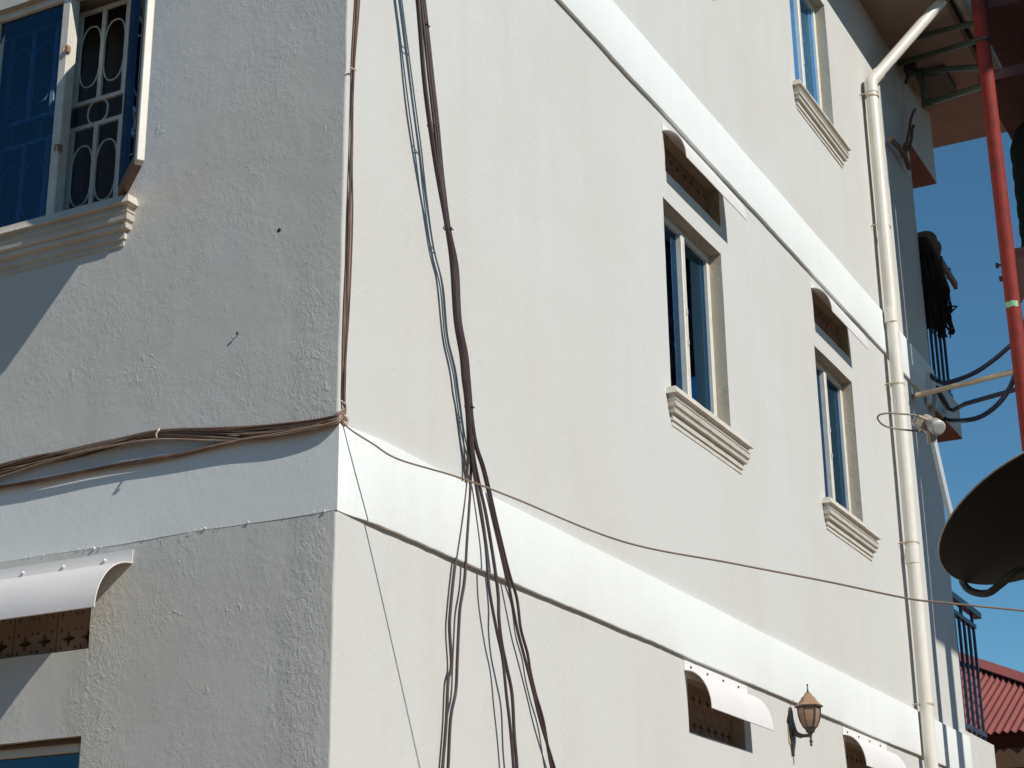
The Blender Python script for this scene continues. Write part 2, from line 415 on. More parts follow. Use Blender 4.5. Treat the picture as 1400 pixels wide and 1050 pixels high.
# moulded sills (profile mitred round three sides)
SILL = [(0,0),(.050,.002),(.056,-.018),(.063,-.036),(.042,-.040),(.038,-.058),(.049,-.062),(.048,-.068),(.043,-.072),(.041,-.080),(.048,-.084),(.045,-.100),(.032,-.110),(.037,-.115),(.034,-.130),(.016,-.134),(.015,-.166),(.006,-.169),(.006,-.192),(0,-.195)]
def sill(u0, u1, ztop, front):
    mb = MB(); n = 14
    path = []
    for o, dz in SILL:
        row = [(u0-o, 0, dz), (u0-o, o, dz)] + [(u0-o+(u1-u0+2*o)*k/n, o, dz) for k in range(1, n)] + [(u1+o, o, dz), (u1+o, 0, dz)]
        path.append(row)
    L = len(path[0])
    for row in path:
        for (u, o, dz) in row:
            j = .0016*noise.noise(Vector((u*15, dz*40, front)))
            o2 = max(o + (j if o > .005 else 0), -.004 if o == 0 else 0)
            if o == 0: o2 = -.004
            mb.v.append((u, -o2, ztop+dz+j) if front else (o2, u, ztop+dz+j))
    for i in range(len(path)-1):
        for k in range(L-1): mb.f.append((i*L+k, i*L+k+1, (i+1)*L+k+1, (i+1)*L+k))
    return mb
obj('window_sill', sill(3.085, 4.085, 4.562, 0), M['sill'], bld)
obj('window_sill', sill(5.64, 6.62, 4.602, 0), M['sill'], bld)
obj('window_sill', sill(5.66, 6.70, 7.612, 0), M['sill'], bld)
obj('window_sill', sill(3.085, 4.085, 7.612, 0), M['sill'], bld)
obj('window_sill', sill(-2.33, -1.015, 4.576, 1), M['sill'], bld)

# windows of the side wall: cream frame, centre mullion, blue panes, grille behind
def bars(mb, y0, y1, z0, z1, x0, x1, wd):
    mb.box((x0, y0, z0), (x1, y0+wd, z1)); mb.box((x0, y1-wd, z0), (x1, y1, z1))
    mb.box((x0, y0+wd, z0), (x1, y1-wd, z0+wd)); mb.box((x0, y0+wd, z1-wd), (x1, y1-wd, z1))
def oval(cx, cz, rx, rz, n=20): return [(cx + rx*math.copysign(abs(math.cos(t))**.8, math.cos(t)), cz + rz*math.copysign(abs(math.sin(t))**.8, math.sin(t))) for t in [2*math.pi*k/n for k in range(n+1)]]
def grille(mb, u0, u1, z0, z1, mp, nb):
    """flat-bar burglar grille: verticals, two rails and linked ovals"""
    zm0, zm1 = z0+(z1-z0)*.43, z0+(z1-z0)*.545
    du = (u1-u0)/nb
    def fb(ua, ub, za, zb): mb.add([mp(ua,za,0),mp(ub,za,0),mp(ub,zb,0),mp(ua,zb,0),mp(ua,za,.012),mp(ub,za,.012),mp(ub,zb,.012),mp(ua,zb,.012)],
                                   [(0,3,2,1),(4,5,6,7),(0,1,5,4),(1,2,6,5),(2,3,7,6),(3,0,4,7)])
    for z in (z0, zm0, zm1, z1-.018): fb(u0, u1, z, z+.018)
    for k in range(nb+1):
        u = u0 + du*k
        fb(u-.010, u+.010, z0+.018, zm0); fb(u-.010, u+.010, zm1+.018, z1-.018)
    for k in range(nb):
        u = u0 + du*(k+.5)
        for za, zb in ((z0, zm0), (zm1, z1)):
            ring = oval(u, (za+zb)/2, du*.44, (zb-za)*.32)
            mb.tube([mp(a, b, .006) for a, b in ring], .0034, 5, cap=False)
        ring = oval(u+du/2, (zm0+zm1)/2+.009, (zm1-zm0)*.46, (zm1-zm0)*.46, 16)
        if k % 2 == 0 and k < nb-1: mb.tube([mp(a, b, .006) for a, b in ring], .004, 5, cap=False)
def side_window(y0, y1, z0, z1, tint):
    X0, X1 = -.122, -.076
    fr = MB(); bars(fr, y0-.004, y1+.004, z0-.004, z1+.004, X0, X1, .042)
    wn = obj('window', fr, M['frame'], bld, bevel=.003)
    ym = (y0+y1)/2
    ml = MB(); ml.box((X0+.004, ym-.024, z0+.04), (X1+.012, ym+.024, z1-.04)); obj('mullion', ml, M['frame'], wn, bevel=.004)
    for a, b in ((y0+.036, ym-.022), (ym+.022, y1-.036)):
        gp = MB(); gp.add([(-.098,a,z0+.034),(-.098,b,z0+.034),(-.098,b,z1-.034),(-.098,a,z1-.034)],[(0,1,2,3)]); obj('glass_pane', gp, M[tint], wn)
    for zk in (.42, .60):
        h = MB(); h.box((X1+.0125, ym-.005, z0+zk), (X1+.020, ym+.005, z0+zk+.03)); obj('latch', h, M['frame'], wn)
    gr = MB(); grille(gr, y0+.02, y1-.02, z0+.03, z1-.03, lambda u, z, d: (-.20-d, u, z), 5); obj('burglar_grille', gr, M['frame'], wn)
    # louvred blind and curtain inside
    for k in range(9):
        s_ = MB(); z = z1-.10-k*.032; s_.obox((-.235, y0+.05, z), (0, y1-y0-.1, 0), (-.02, 0, .018), (.001, 0, .002)); obj('blind_slat', s_, M['frame'], wn)
    cu = MB(); n = 60
    for i in range(n+1):
        y = y0-.05 + (y1-y0+.1)*i/n; x = -.30 + .025*math.sin(i*.9) + .01*math.sin(i*2.3)
        cu.v += [(x, y, z0-.1), (x, y, z1+.05)]
    for i in range(n): cu.f.append((2*i, 2*i+2, 2*i+3, 2*i+1))
    obj('curtain', cu, M['net'], wn, smooth=True)
    return wn
side_window(*R_WIN[0], 'glass'); side_window(*R_WIN[1], 'glass'); side_window(*R_WIN[2], 'glass')
for h in ((3.10,3.965,1.0,2.50), (5.665,6.495,1.0,2.50), (3.10,3.965,7.60,8.74)):
    fr = MB(); bars(fr, h[0]-.004, h[1]+.004, h[2]-.004, h[3]+.004, -.122, -.076, .042); wn = obj('window', fr, M['frame'], bld)
    gp = MB(); gp.box((-.101, h[0]+.036, h[2]+.034), (-.097, h[1]-.036, h[3]-.034)); obj('glass_pane', gp, M['glass'], wn)

# windows of the front wall
def xbars(mb, x0, x1, z0, z1, y0, y1, wd):
    mb.box((x0, y0, z0), (x0+wd, y1, z1)); mb.box((x1-wd, y0, z0), (x1, y1, z1))
    mb.box((x0+wd, y0, z0), (x1-wd, y1, z0+wd)); mb.box((x0+wd, y0, z1-wd), (x1-wd, y1, z1))
x0, x1, z0, z1 = L_WIN
fr = MB(); xbars(fr, x0-.004, x1+.004, z0-.004, z1+.004, .028, .075, .036)
wn = obj('window', fr, M['frame'], bld, bevel=.003)
wn['label'] = 'casement window with one blue pane swung open'
for xm in (-1.43, -1.845):
    ml = MB(); ml.box((xm-.022, .020, z0+.03), (xm+.022, .078, z1-.03)); obj('mullion', ml, M['frame'], wn, bevel=.004)
for a, b in ((-1.825,-1.45), (x0+.03,-1.865)):
    gp = MB(); gp.add([(a,.048,z0+.03),(b,.048,z0+.03),(b,.048,z1-.03),(a,.048,z1-.03)],[(0,1,2,3)]); obj('glass_pane', gp, M['glass_dark'], wn)
gr = MB(); grille(gr, x0+.03, x1-.02, z0+.05, z1-.04, lambda u, z, d: (u, .135+d, z), 9); obj('burglar_grille', gr, M['frame'], wn)
cu = MB(); n = 80
for i in range(n+1):
    x = x0-.05 + (x1-x0+.1)*i/n; y = .34 + .03*math.sin(i*.8) + .012*math.sin(i*2.1)
    cu.v += [(x, y, z0-.1), (x, y, z1+.1)]
for i in range(n): cu.f.append((2*i, 2*i+2, 2*i+3, 2*i+1))
obj('curtain', cu, M['curtain'], wn, smooth=True)
for z in (4.90, 5.36):
    lk = MB(); lk.box((-1.408,.010,z), (-1.398,.03,z+.03)); lk.tube([(-1.403,.010,z+.02),(-1.403,-.006,z+.018),(-1.403,-.008,z-.012)], .004, 6); obj('latch', lk, M['tan_metal'], wn)
# the open casement
hp = Vector((-1.062, .012, 0)); sdv = Vector((.31, -.25, 0)).normalized(); snv = Vector((-sdv.y, sdv.x, 0))
W_, zb, zt = .392, 4.588, 5.62
def sb(mb, a, b, za, zc, th=.030): mb.obox(hp + sdv*a - snv*th/2 + Vector((0,0,za)), sdv*(b-a), snv*th, (0,0,zc-za)); return mb
sash = MB(); sb(sash, 0, .045, zb, zt); sb(sash, W_-.045, W_, zb, zt); sb(sash, .045, W_-.045, zt-.045, zt)
so_ = obj('open_sash', sash, M['frame'], wn, bevel=.003)
obj('bottom_rail', sb(MB(), .045, W_-.045, zb, zb+.045), M['wood'], so_)
pa_, pb_ = hp+sdv*.04, hp+sdv*(W_-.04); gp = MB(); gp.add([pa_+Vector((0,0,zb+.04)), pb_+Vector((0,0,zb+.04)), pb_+Vector((0,0,zt-.04)), pa_+Vector((0,0,zt-.04))], [(0,1,2,3)]); obj('glass_pane', gp, M['glass_dark'], so_)
bd = MB(); sb(bd, .045, .062, zb+.045, zt-.045, .036); sb(bd, W_-.062, W_-.045, zb+.045, zt-.045, .036); obj('glazing_bead', bd, M['blue_steel'], so_)
lt = MB(); q = hp + sdv*(W_-.075) - snv*.02; lt.box((q.x-.008, q.y-.008, 5.36), (q.x+.008, q.y+.008, 5.38)); lt.lathe([(.004,0),(.009,.006),(.009,.02),(.005,.03),(.011,.036),(.006,.046)], (q.x, q.y, 5.376), 10); obj('brass_latch', lt, M['brass'], so_, smooth=True)
st = MB(); st.tube([hp + Vector((-.02,.03,zb-.01)), hp + sdv*.12 + Vector((0,0,zb-.012))], .006, 6); obj('stay_arm', st, M['dark_steel'], so_)
# ground floor front window
x0, x1, z0, z1 = L_WIN0
fr = MB(); xbars(fr, x0-.004, x1+.004, z0-.004, z1+.004, .045, .095, .05); wn = obj('window', fr, M['frame'], bld, bevel=.003)
hd = MB(); hd.box((x0, .03, z1-.016), (x1-.003, .044, z1-.004)); obj('head_strip', hd, M['wood'], wn)
ml = MB(); ml.box((-1.60, .04, z0+.04), (-1.545, .098, z1-.05)); obj('mullion', ml, M['frame'], wn)
for a, b in ((-1.55,-1.095), (x0+.04,-1.595)):
    gp = MB(); gp.add([(a,.068,z0+.04),(b,.068,z0+.04),(b,.068,z1-.045),(a,.068,z1-.045)],[(0,1,2,3)]); obj('glass_pane', gp, M['glass_dark'], wn)

# pierced vent blocks
def pierced(wd, ht, th):
    cu = bpy.data.curves.new('vent_block', 'CURVE'); cu.dimensions = '2D'; cu.fill_mode = 'BOTH'; cu.extrude = th/2
    def poly(pts):
        s = cu.splines.new('POLY'); s.points.add(len(pts)-1); s.use_cyclic_u = True
        for p, q in zip(s.points, pts): p.co = (q[0], q[1], 0, 1)
    poly([(-wd/2,-ht/2),(wd/2,-ht/2),(wd/2,ht/2),(-wd/2,ht/2)])
    for cx in (-wd*.23, wd*.23):
        for cy in (-ht*.25, ht*.25):
            star = []
            for k in range(16):
                t = 2*math.pi*k/16; r = [.031,.019,.012,.019][k % 4]
                star.append((cx + r*math.cos(t), cy + r*math.sin(t)*1.05))
            poly(star)
            for sx in (-1, 1):
                for sy in (-1, 1):
                    px, py = cx + sx*.032, cy + sy*.036
                    poly([(px-.007,py-sy*.007),(px+.007,py-sy*.002),(px+sx*.004,py+sy*.009)])
    o = bpy.data.objects.new('t', cu); COL.objects.link(o)
    dg = bpy.context.evaluated_depsgraph_get(); me = bpy.data.meshes.new_from_object(o.evaluated_get(dg))
    bpy.data.objects.remove(o); me.name = 'vent_block'; me.materials.clear(); me.materials.append(M['vent']); return me
VB = pierced(.198, .262, .05)
rotY = Matrix.Rotation(math.pi/2, 4, 'X')
for (a, b, c, d) in R_VENT:
    n = 4; wd = (b-a)/n
    for k in range(n):
        o = link_mesh('vent_block', VB, None, bld); o.location = (-.095, a+wd*(k+.5), (c+d)/2)
        o.rotation_euler = (math.pi/2, 0, math.pi/2); o.scale = ((wd-.004)/.198, (d-c+.004)/.262, 1)
a, b, c, d = L_VENT
for k in range(6):
    wd = (b-a)/6; o = link_mesh('vent_block', VB, None, bld); o.location = (a+wd*(k+.5), .085, (c+d)/2)
    o.rotation_euler = (math.pi/2, 0, 0); o.scale = ((wd-.004)/.198, (d-c+.004)/.262, 1)

# roof slab with soffit, fascia, end beam, gutter
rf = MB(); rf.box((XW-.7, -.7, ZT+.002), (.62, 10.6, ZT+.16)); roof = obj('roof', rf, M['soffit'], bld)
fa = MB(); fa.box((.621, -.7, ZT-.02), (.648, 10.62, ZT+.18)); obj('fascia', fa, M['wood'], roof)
gt = MB(); n = 9
for y in (-.7, 10.62):
    for k in range(n):
        t = math.pi*k/(n-1); gt.v.append((.722 - .068*math.cos(t), y, ZT+.10 - .085*math.sin(t)))
for k in range(n-1): gt.f.append((k, k+1, n+k+1, n+k))
gt.f.append(tuple(range(n))); obj('gutter', gt, M['grey_metal'], roof, smooth=True)
rt = MB(); rt.add([(XW-.7,-.7,ZT+.17),(.66,-.7,ZT+.17),(.66,10.6,ZT+.17),(XW-.7,10.6,ZT+.17),((XW)/2,3,ZT+1.6),((XW)/2,7,ZT+1.6)], [(0,1,4),(1,2,5,4),(2,3,5),(3,0,4,5)])
obj('roof_sheet', rt, M['red_sheet'], roof)
bm_ = MB(); bm_.box((-1.6, YE, 8.66), (0, 9.87, 9.379)); o = obj('end_beam', bm_, M['plaster_smooth'], bld)
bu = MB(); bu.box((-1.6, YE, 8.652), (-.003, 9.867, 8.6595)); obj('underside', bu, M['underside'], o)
# balconies at the far end
def balcony(z0, z1, ztop, nb, mat_face):
    s = MB(); s.box((-3.0, YE, z0), (0, 9.85, z1)); b = obj('balcony', s, mat_face, bld)
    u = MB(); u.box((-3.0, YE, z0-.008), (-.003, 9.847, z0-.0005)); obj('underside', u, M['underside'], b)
    xr = -.06
    for k in range(nb):
        y = 8.97 + (9.80-8.97)*k/(nb-1); q = MB(); q.box((xr-.011, y-.011, z1), (xr+.011, y+.011, ztop)); obj('baluster', q, M['blue_steel'], b)
    for z in (ztop-.02, z1+.06):
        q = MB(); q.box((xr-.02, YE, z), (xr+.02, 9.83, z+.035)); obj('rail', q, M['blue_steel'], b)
    q = MB(); q.box((xr-.03, YE, ztop+.10), (xr+.03, 10.02, ztop+.15)); obj('handrail', q, M['blue_steel'], b)
    for y in (9.0, 9.4, 9.78):
        q = MB(); q.box((xr-.012, y-.012, ztop+.015), (xr+.012, y+.012, ztop+.10)); obj('rail_post', q, M['blue_steel'], b)
    for k in range(4):
        x = -.35 - k*.4; q = MB(); q.box((x-.011, 9.789, z1), (x+.011, 9.811, ztop)); obj('baluster', q, M['blue_steel'], b)
    return b
balcony(3.19, 3.545, 4.53, 6, M['plaster_smooth'])
balcony(6.19, 6.495, 7.45, 6, M['plaster_smooth'])

# ------------------------------------------------------------------ awnings (top-level things)
def awning(u0, u1, zt, front, label, nscrew, out=.184):
    """curved plastic rain hood: screwed flange and a quarter-round sheet, open at its ends"""
    base = (u0, 0, zt) if front else (0, u0, zt)
    root = thing('vent_awning', base, label, 'awning', 'plastic rain hoods over the vents')
    P = lambda o, u, z: (u, -o, z) if front else (o, u, z)
    prof = [(.004, 0), (.004, -.046)] + [(.006 + out*math.sin(t), -.05 - .195*(1-math.cos(t))) for t in [math.pi/2*k/14 for k in range(15)]]
    th = .0035; mb = MB(); n = 12
    N_ = len(prof)
    inner = [(max(.0008, o-th), z-th*.6) for o, z in prof]
    for side in (prof, inner):
        for (o, z) in side:
            for k in range(n+1):
                u = u0 + (u1-u0)*k/n
                wob = .002*noise.noise(Vector((u*3, z*4, zt)))*(o > .02)
                mb.v.append(P(o+wob, u, zt+z))
    L = n+1; B = N_*L
    for i in range(N_-1):
        for k in range(n):
            mb.f.append((i*L+k, i*L+k+1, (i+1)*L+k+1, (i+1)*L+k)); mb.f.append((B+i*L+k, B+(i+1)*L+k, B+(i+1)*L+k+1, B+i*L+k+1))
        for k in (0, n): mb.f.append((i*L+k, (i+1)*L+k, B+(i+1)*L+k, B+i*L+k))
    for i in (0, N_-1):
        for k in range(n): mb.f.append((i*L+k, i*L+k+1, B+i*L+k+1, B+i*L+k))
    obj('hood', mb, M['awning'], root, smooth=True)
    for k in range(nscrew):
        u = u0 + (u1-u0)*(k+.35)/nscrew; sc = MB()
        sc.lathe([(.006,0),(.006,.004),(.003,.008)], P(.004, u, zt-.026), 8, (0,-1,0) if front else (1,0,0)); obj('screw', sc, M['lnb_cap'] if front else M['dark_steel'], root)
    return root
awning(-2.42, -.868, 3.157, True, 'white curved rain hood over the vent on the rough front wall', 8)
awning(3.13, 4.055, 6.130, False, 'white curved rain hood above the window beside the hanging cables, under the upper band', 4, .132)
awning(5.675, 6.50, 6.130, False, 'white curved rain hood above the window beside the downpipe, under the upper band', 4, .132)
awning(3.105, 3.985, 3.170, False, 'white curved rain hood on the ground floor beside the wall lantern, nearest the corner', 4, .132)
awning(5.655, 6.60, 3.170, False, 'white curved rain hood on the ground floor between the wall lantern and the downpipe', 4, .132)

# ------------------------------------------------------------------ downpipe
PX, PY = .077, 7.44
dp = thing('downpipe', (PX, PY, 0), 'white plastic rain downpipe running down the side wall to an angled top', 'downpipe')
top = Vector((PX, PY+.03, 8.50)); g0 = onX(1306, -20, .70)
pm = MB(); pm.tube([(PX, PY, .05), (PX, PY, 3.0), (PX+.006, PY+.004, 5.8), (PX, PY+.03, 8.47)], .047, 20); obj('pipe', pm, M['pvc'], dp, smooth=True)
sl = MB(); sl.tube([top + (g0-top).normalized()*.06, g0], .047, 20); obj('sloping_pipe', sl, M['pvc'], dp, smooth=True)
el = MB(); el.tube(spline([top - Vector((0,0,.10)), top - Vector((0,0,.02)), top + (g0-top).normalized()*.03, top + (g0-top).normalized()*.13], 6), .053, 20); obj('elbow', el, M['pvc'], dp, smooth=True)
for z in (4.55, 6.42): c_ = MB(); c_.lathe([(.046,0),(.0515,.004),(.0515,.11),(.046,.114)], (PX, PY, z), 20); obj('coupling', c_, M['pvc'], dp, smooth=True)
for z in (8.36, 7.22, 5.92, 4.70, 3.535):
    b_ = MB(); b_.lathe([(.046,0),(.0535,0),(.0535,.012),(.046,.012)], (PX+.002, PY+(.03 if z > 7 else .008), z), 20); b_.tube([(PX-.03, PY-.05, z+.007), (-.01, PY-.056, z+.004)], .006, 6); obj('bracket', b_, M['beige_pipe'], dp, smooth=True)
# rainwater bracket iron near the top of the end wall
ir = thing('iron_bracket', (0, 8.45, 8.2), 'rusty bent iron bracket fixed on the shaded wall under the eaves', 'bracket')
pts = [onX(1217,190,.05), onX(1228,200,.06), onX(1237,213,.06), onX(1243,230,.05)]
q = MB(); q.tube(pts, .022, 8); obj('arm', q, M['wood'], ir, smooth=True)
for pp in ([(1238,210),(1240,192),(1243,180),(1245,165),(1248,155),(1251,150)], [(1242,205),(1246,190),(1247,178),(1249,172)], [(1233,215),(1236,200),(1240,195)]):
    q = MB(); q.tube(spline([onX(a,b,.06) for a,b in pp], 4), .014, 6); obj('hook', q, M['wood'], ir, smooth=True)

# ------------------------------------------------------------------ wall lantern
LY, LZ = 4.66, 2.935
lamp = thing('wall_lantern', (.0, LY, LZ), 'weathered brown six-sided lantern on a bracket below the white band', 'wall lamp')
LX = .118
bp = MB(); n = 10
outl = [(0,.215),(.016,.19),(.020,.16),(.030,.14),(.034,.10),(.026,.06),(.018,.04),(.012,.0),(0,-.06)]
front = [(.018, LY+a, LZ+b) for a,b in outl] + [(.018, LY-a, LZ+b) for a,b in outl[-2:0:-1]]
back = [(.0005, q[1], q[2]) for q in front]; K = len(front)
bp.add(front+back, [tuple(range(K))] + [(i, (i+1)%K, K+(i+1)%K, K+i) for i in range(K)]); obj('back_plate', bp, M['bronze'], lamp)
ar = MB(); ar.tube(spline([(.012,LY,LZ+.085),(.05,LY,LZ+.055),(.085,LY,LZ+.05),(LX,LY,LZ+.05)],5), [.020]*3+[.014]*5+[.010]*8, 8); obj('arm', ar, M['bronze'], lamp, smooth=True)
bs = MB(); bs.lathe([(.002,-.012),(.009,-.004),(.006,.006),(.011,.018),(.006,.028),(.008,.05),(.014,.062),(.024,.066),(.026,.078),(.034,.088),(.036,.094)], (LX,LY,LZ), 12); obj('stem', bs, M['bronze'], lamp, smooth=True)
hexp = [(.034,.092),(.052,.13),(.060,.165),(.062,.205)]
gl_ = MB(); gl_.lathe(hexp, (LX,LY,LZ), 6, phase=.35); obj('glass_panes', gl_, M['lampglass'], lamp)
for k in range(6):
    t = 2*math.pi*k/6 + .35; rb = MB()
    a_ = Vector((1,0,0)); pts = [Vector((LX+(r+.001)*math.cos(t), LY+(r+.001)*math.sin(t), LZ+h)) for r,h in hexp]
    rb.tube(pts, .0045, 5); obj('rib', rb, M['bronze'], lamp)
rm = MB(); rm.lathe([(.060,.200),(.078,.204),(.080,.212),(.070,.216)], (LX,LY,LZ), 6, phase=.35); obj('rim', rm, M['bronze'], lamp)
cp = MB(); cp.lathe([(.078,.213),(.060,.228),(.044,.247),(.036,.262),(.024,.270),(.020,.281),(.010,.287)], (LX,LY,LZ), 6, phase=.35); obj('cap', cp, M['tan_metal'], lamp)
fi = MB(); fi.lathe([(.010,.284),(.011,.290),(.004,.296),(.006,.304),(.003,.312),(.004,.326),(.006,.331),(.002,.336)], (LX,LY,LZ), 10); obj('finial', fi, M['bronze'], lamp, smooth=True)
pa = MB(); pts = []
for k in range(18):
    t = 2*math.pi*k/18; r = .75+.35*noise.noise(Vector((math.cos(t)*2, math.sin(t)*2, 3)))
    pts.append((.0042, LY-.022+.030*r*math.cos(t), LZ+.07+.085*r*math.sin(t)))
pa.add(pts, [tuple(range(18))]); pa.f = [pa.f[0]]; pa.add([(0.001,a,b) for _,a,b in pts], []); pa.f += [(k,(k+1)%18,18+(k+1)%18,18+k) for k in range(18)]
obj('bare_plaster_patch', pa, M['patch'], wall_side)

# ------------------------------------------------------------------ hanging cables on the side wall
def depth(v, kind):
    tab = {'A':[(-60,.11),(0,.105),(310,.085),(500,.06),(560,.05),(660,.022),(1100,.020)],
           'B':[(-60,.11),(0,.105),(310,.085),(500,.06),(560,.05),(660,.035),(860,.055),(1100,.060)],
           'C':[(-60,.11),(0,.105),(310,.085),(500,.06),(560,.05),(660,.030),(860,.028),(1100,.032)]}[kind]
    for (a, d0), (b, d1) in zip(tab, tab[1:]):
        if a <= v <= b: return d0 + (d1-d0)*(v-a)/(b-a)
    return tab[-1][1]
LFT = [(565,-55),(571,0),(574,35),(580,109),(588,173),(598,238),(611,310),(618,361),(623,436),(631,485),(634,517),(637,540),(640,575)]
RGHT = [(572,-55),(578,0),(582,35),(590,109),(597,173),(603,238),(612,310),(623,366),(627,436),(636,485),(639,517),(641,540),(644,575)]
MID = [(a[0]*.3+b[0]*.7+1, a[1]) for a, b in zip(LFT, RGHT)]
tails = {
 'A1': [(640,620),(637,661),(631,712),(622,773),(616,830),(614.5,860),(617,909),(612.5,932),(610,987),(605,1050),(600,1120)],
 'A2': [(644,620),(643,661),(638,742),(635,793),(629,830),(627,860),(625,905),(623,945),(616,983),(612.5,1050),(609,1120)],
 'B1': [(645,620),(651,666),(663.5,742),(668.5,803),(678.6,860),(687,900),(692,947),(697.6,996),(702,1050),(706,1120)],
 'B2': [(647,620),(656,666),(666,712),(680,803),(682,845),(686,880),(693,914),(700,950),(703,1005),(706.7,1050),(709,1120)],
 'C1': [(650,610),(661,646),(676,712),(690,773),(696,803),(707,860),(714,887),(722,918),(730,950),(739,987),(758,1050),(778,1120)],
 'C2': [(652,610),(663.5,646),(681,722),(696,783),(706.5,818),(712,860),(721,893),(725,918),(732.5,950),(743,987),(754,1050),(773,1120)]}
groups = {'A': 'cables spreading to the wall corner side', 'B': 'cables hanging in the middle strand', 'C': 'cables slanting toward the windows'}
labels = {'A': 'brown cable on the side wall, in the hanging pair that swings back toward the corner',
          'B': 'dark cable on the side wall, in the middle pair of the hanging bundle',
          'C': 'brown cable on the side wall, in the hanging pair that slants toward the windows'}
heads = {'A1': (LFT,-1.2,-.004), 'A2': (LFT,1.2,.006), 'B1': (MID,-1.5,.010), 'B2': (MID,.8,-.003), 'C1': (RGHT,0,.004), 'C2': (RGHT,2.2,-.002)}
cables = {}
for key, tail in tails.items():
    hd, du, dd = heads[key]
    pts = [onX(u+du, v, depth(v, key[0])+dd) for u, v in hd] + [onX(u, v, depth(v, key[0])+dd*.5) for u, v in tail]
    last = pts[-1]; pts.append(Vector((last.x, last.y+.05, .9)))
    mb = MB(); mb.tube(spline(pts, 7), .0062 if key != 'B2' else .0070, 9)
    cables[key] = tag(obj('hanging_cable', mb, M['cable2'] if key[0] == 'B' else M['cable'], smooth=True, base=pts[-1]), labels[key[0]], 'cable', groups[key[0]])
# ties round the bundle
for (u, v, key) in ((579,32,'C1'), (612,312,'B1'), (641,556,'A1'), (590,172,'B2')):
    c = onX(u, v, depth(v,'B')); mb = MB(); n = 16
    rx = .024 if v < 100 else .017
    ring = [c + Vector((.016*math.sin(2*math.pi*k/n), rx*math.cos(2*math.pi*k/n), .002*math.sin(4*math.pi*k/n))) for k in range(n+1)]
    mb.tube(ring, .0028, 5); mb.tube([ring[0], ring[0]+Vector((.01,.012,.003))], .003, 5)
    obj('cable_tie', mb, M['cable'], cables[key], smooth=True)

# ------------------------------------------------------------------ thin wires: down the corner, then along the front wall
UPp = [(489,-60),(488,0),(483,95),(481.5,200),(479,300),(474.5,420),(470,500),(468,545)]
HI = [(455,571),(420,579),(350,587),(300,590),(215,591),(150,604),(100,617),(50,628),(0,640),(-60,654)]
LO = [(455,578),(400,590),(330,601),(240,622),(150,638),(60,655),(0,665),(-60,676)]
MIDP = [(455,575),(400,586),(350,598),(300,596),(215,594),(150,607),(100,620),(50,632),(0,645),(-60,660)]
wm = ['wire','wire2','wire3']
for k in range(24):
    r = random.Random(100+k)
    route = HI if k < 9 else (LO if k < 16 else MIDP)
    off = -.006 - .015*r.random()
    pts = []
    rises = k % 4 == 0
    if rises:
        du = (k-10)*.30
        pts += [onX(u+du*(.6+.4*math.sin(v*.02+k))+1.2*math.sin(v*.013+k*1.7), v, .007+.004*(k%3)) for u, v in UPp]
        for p_ in pts: p_.y = max(p_.y, .010 + .0012*(k % 5))
        zc_ = onX(465,565).z + r.uniform(-.015,.015); pts += [Vector((.012, .022, zc_+.012)), Vector((.007, -.004, zc_-.012))]
    else:
        pts.append(Vector((.010, .02, 3.512 + r.uniform(-.008,.012)))); pts.append(Vector((.012, .0, 3.512 + r.uniform(-.006,.02))))
    sp = 9.5 if k < 9 else (6.0 if k < 16 else 8.0)
    ph = r.random()*6
    dv0 = r.uniform(-sp, sp)
    for i, (u, v) in enumerate(route):
        p = onY(u, v + dv0*(.55+.45*math.sin(i*1.3+ph)), off*(1 if i else .8) - .004*math.sin(i*.9+ph))
        pts.append(p)
    mb = MB(); sp_ = spline(pts, 6); rw = r.uniform(.0036,.0052); nu = 48 if rises else 0
    mb.tube(sp_, [(.0030 if i < nu else rw) for i in range(len(sp_))], 6)
    lab = 'brown wire running down the wall corner and along the front wall above the white band' if rises else 'brown wire starting at the corner and sagging along the front wall above the white band'
    tag(obj('wall_wire', mb, M[wm[k%3]], smooth=True, base=pts[-1]), lab, 'wire', 'wires that come down the corner' if rises else 'wires that start at the corner')
# ties on the wires
def tie(p0, p1, name='wire_tie', lab='', r=.0035):
    mb = MB(); a = Vector(p0); b = Vector(p1); mb.tube([a, a.lerp(b,.33)+Vector((.003,-.006,0)), a.lerp(b,.66)+Vector((-.002,-.006,0)), b], r, 6)
    return tag(obj(name, mb, M['tie'], smooth=True, base=a), lab, 'tie')
tie(onY(218,586,-.055), onY(214,598,-.058), lab='pale twist tie round the wires on the front wall')
tie(onX(466,548,.03), onX(473,552,.03), lab='pale twist tie round the wires just above the bend at the corner', r=.003)
tie(onX(479,93,.02), onX(487,96,.02), lab='pale twist tie round the wires high up beside the corner', r=.003)
# single wire crossing to the right, out from the corner
n_w = Vector((0, .545, -1.113)).cross(SUN); A_w = Vector((0, .02, 3.5))
def on_wire(u, v): d = ray(u, v); return CAM + d * ((A_w - CAM).dot(n_w) / d.dot(n_w))
WP = [Vector((0,0,3.515)), Vector((.012,.02,3.498))] + [on_wire(u, v) for u, v in ((480,588),(510,607),(545,628),(625,652),(700,680),(850,740),(1000,770),(1130,795),(1240,818),(1300,825),(1400,835))]
wd_ = (WP[-1]-WP[-2]).normalized(); w0_ = WP[-1]
WP += [w0_ + wd_*q for q in (.15,.4,.9,1.7,2.6)]; w_end = WP[-1]
mb = MB(); mb.tube(spline(WP, 8), .0034, 7)
tag(obj('service_wire', mb, M['thin'], smooth=True, base=w_end), 'single beige wire stretched from the building corner across the front of the side wall', 'wire')
kn = MB(); kn.tube(spline([(.004,-.01,3.51),(.014,.01,3.525),(.018,.03,3.512),(.010,.024,3.498),(.012,.008,3.505)],5), .0045, 6); kn.tube([(.01,.02,3.505),(.014,.045,3.528)], .003, 6)
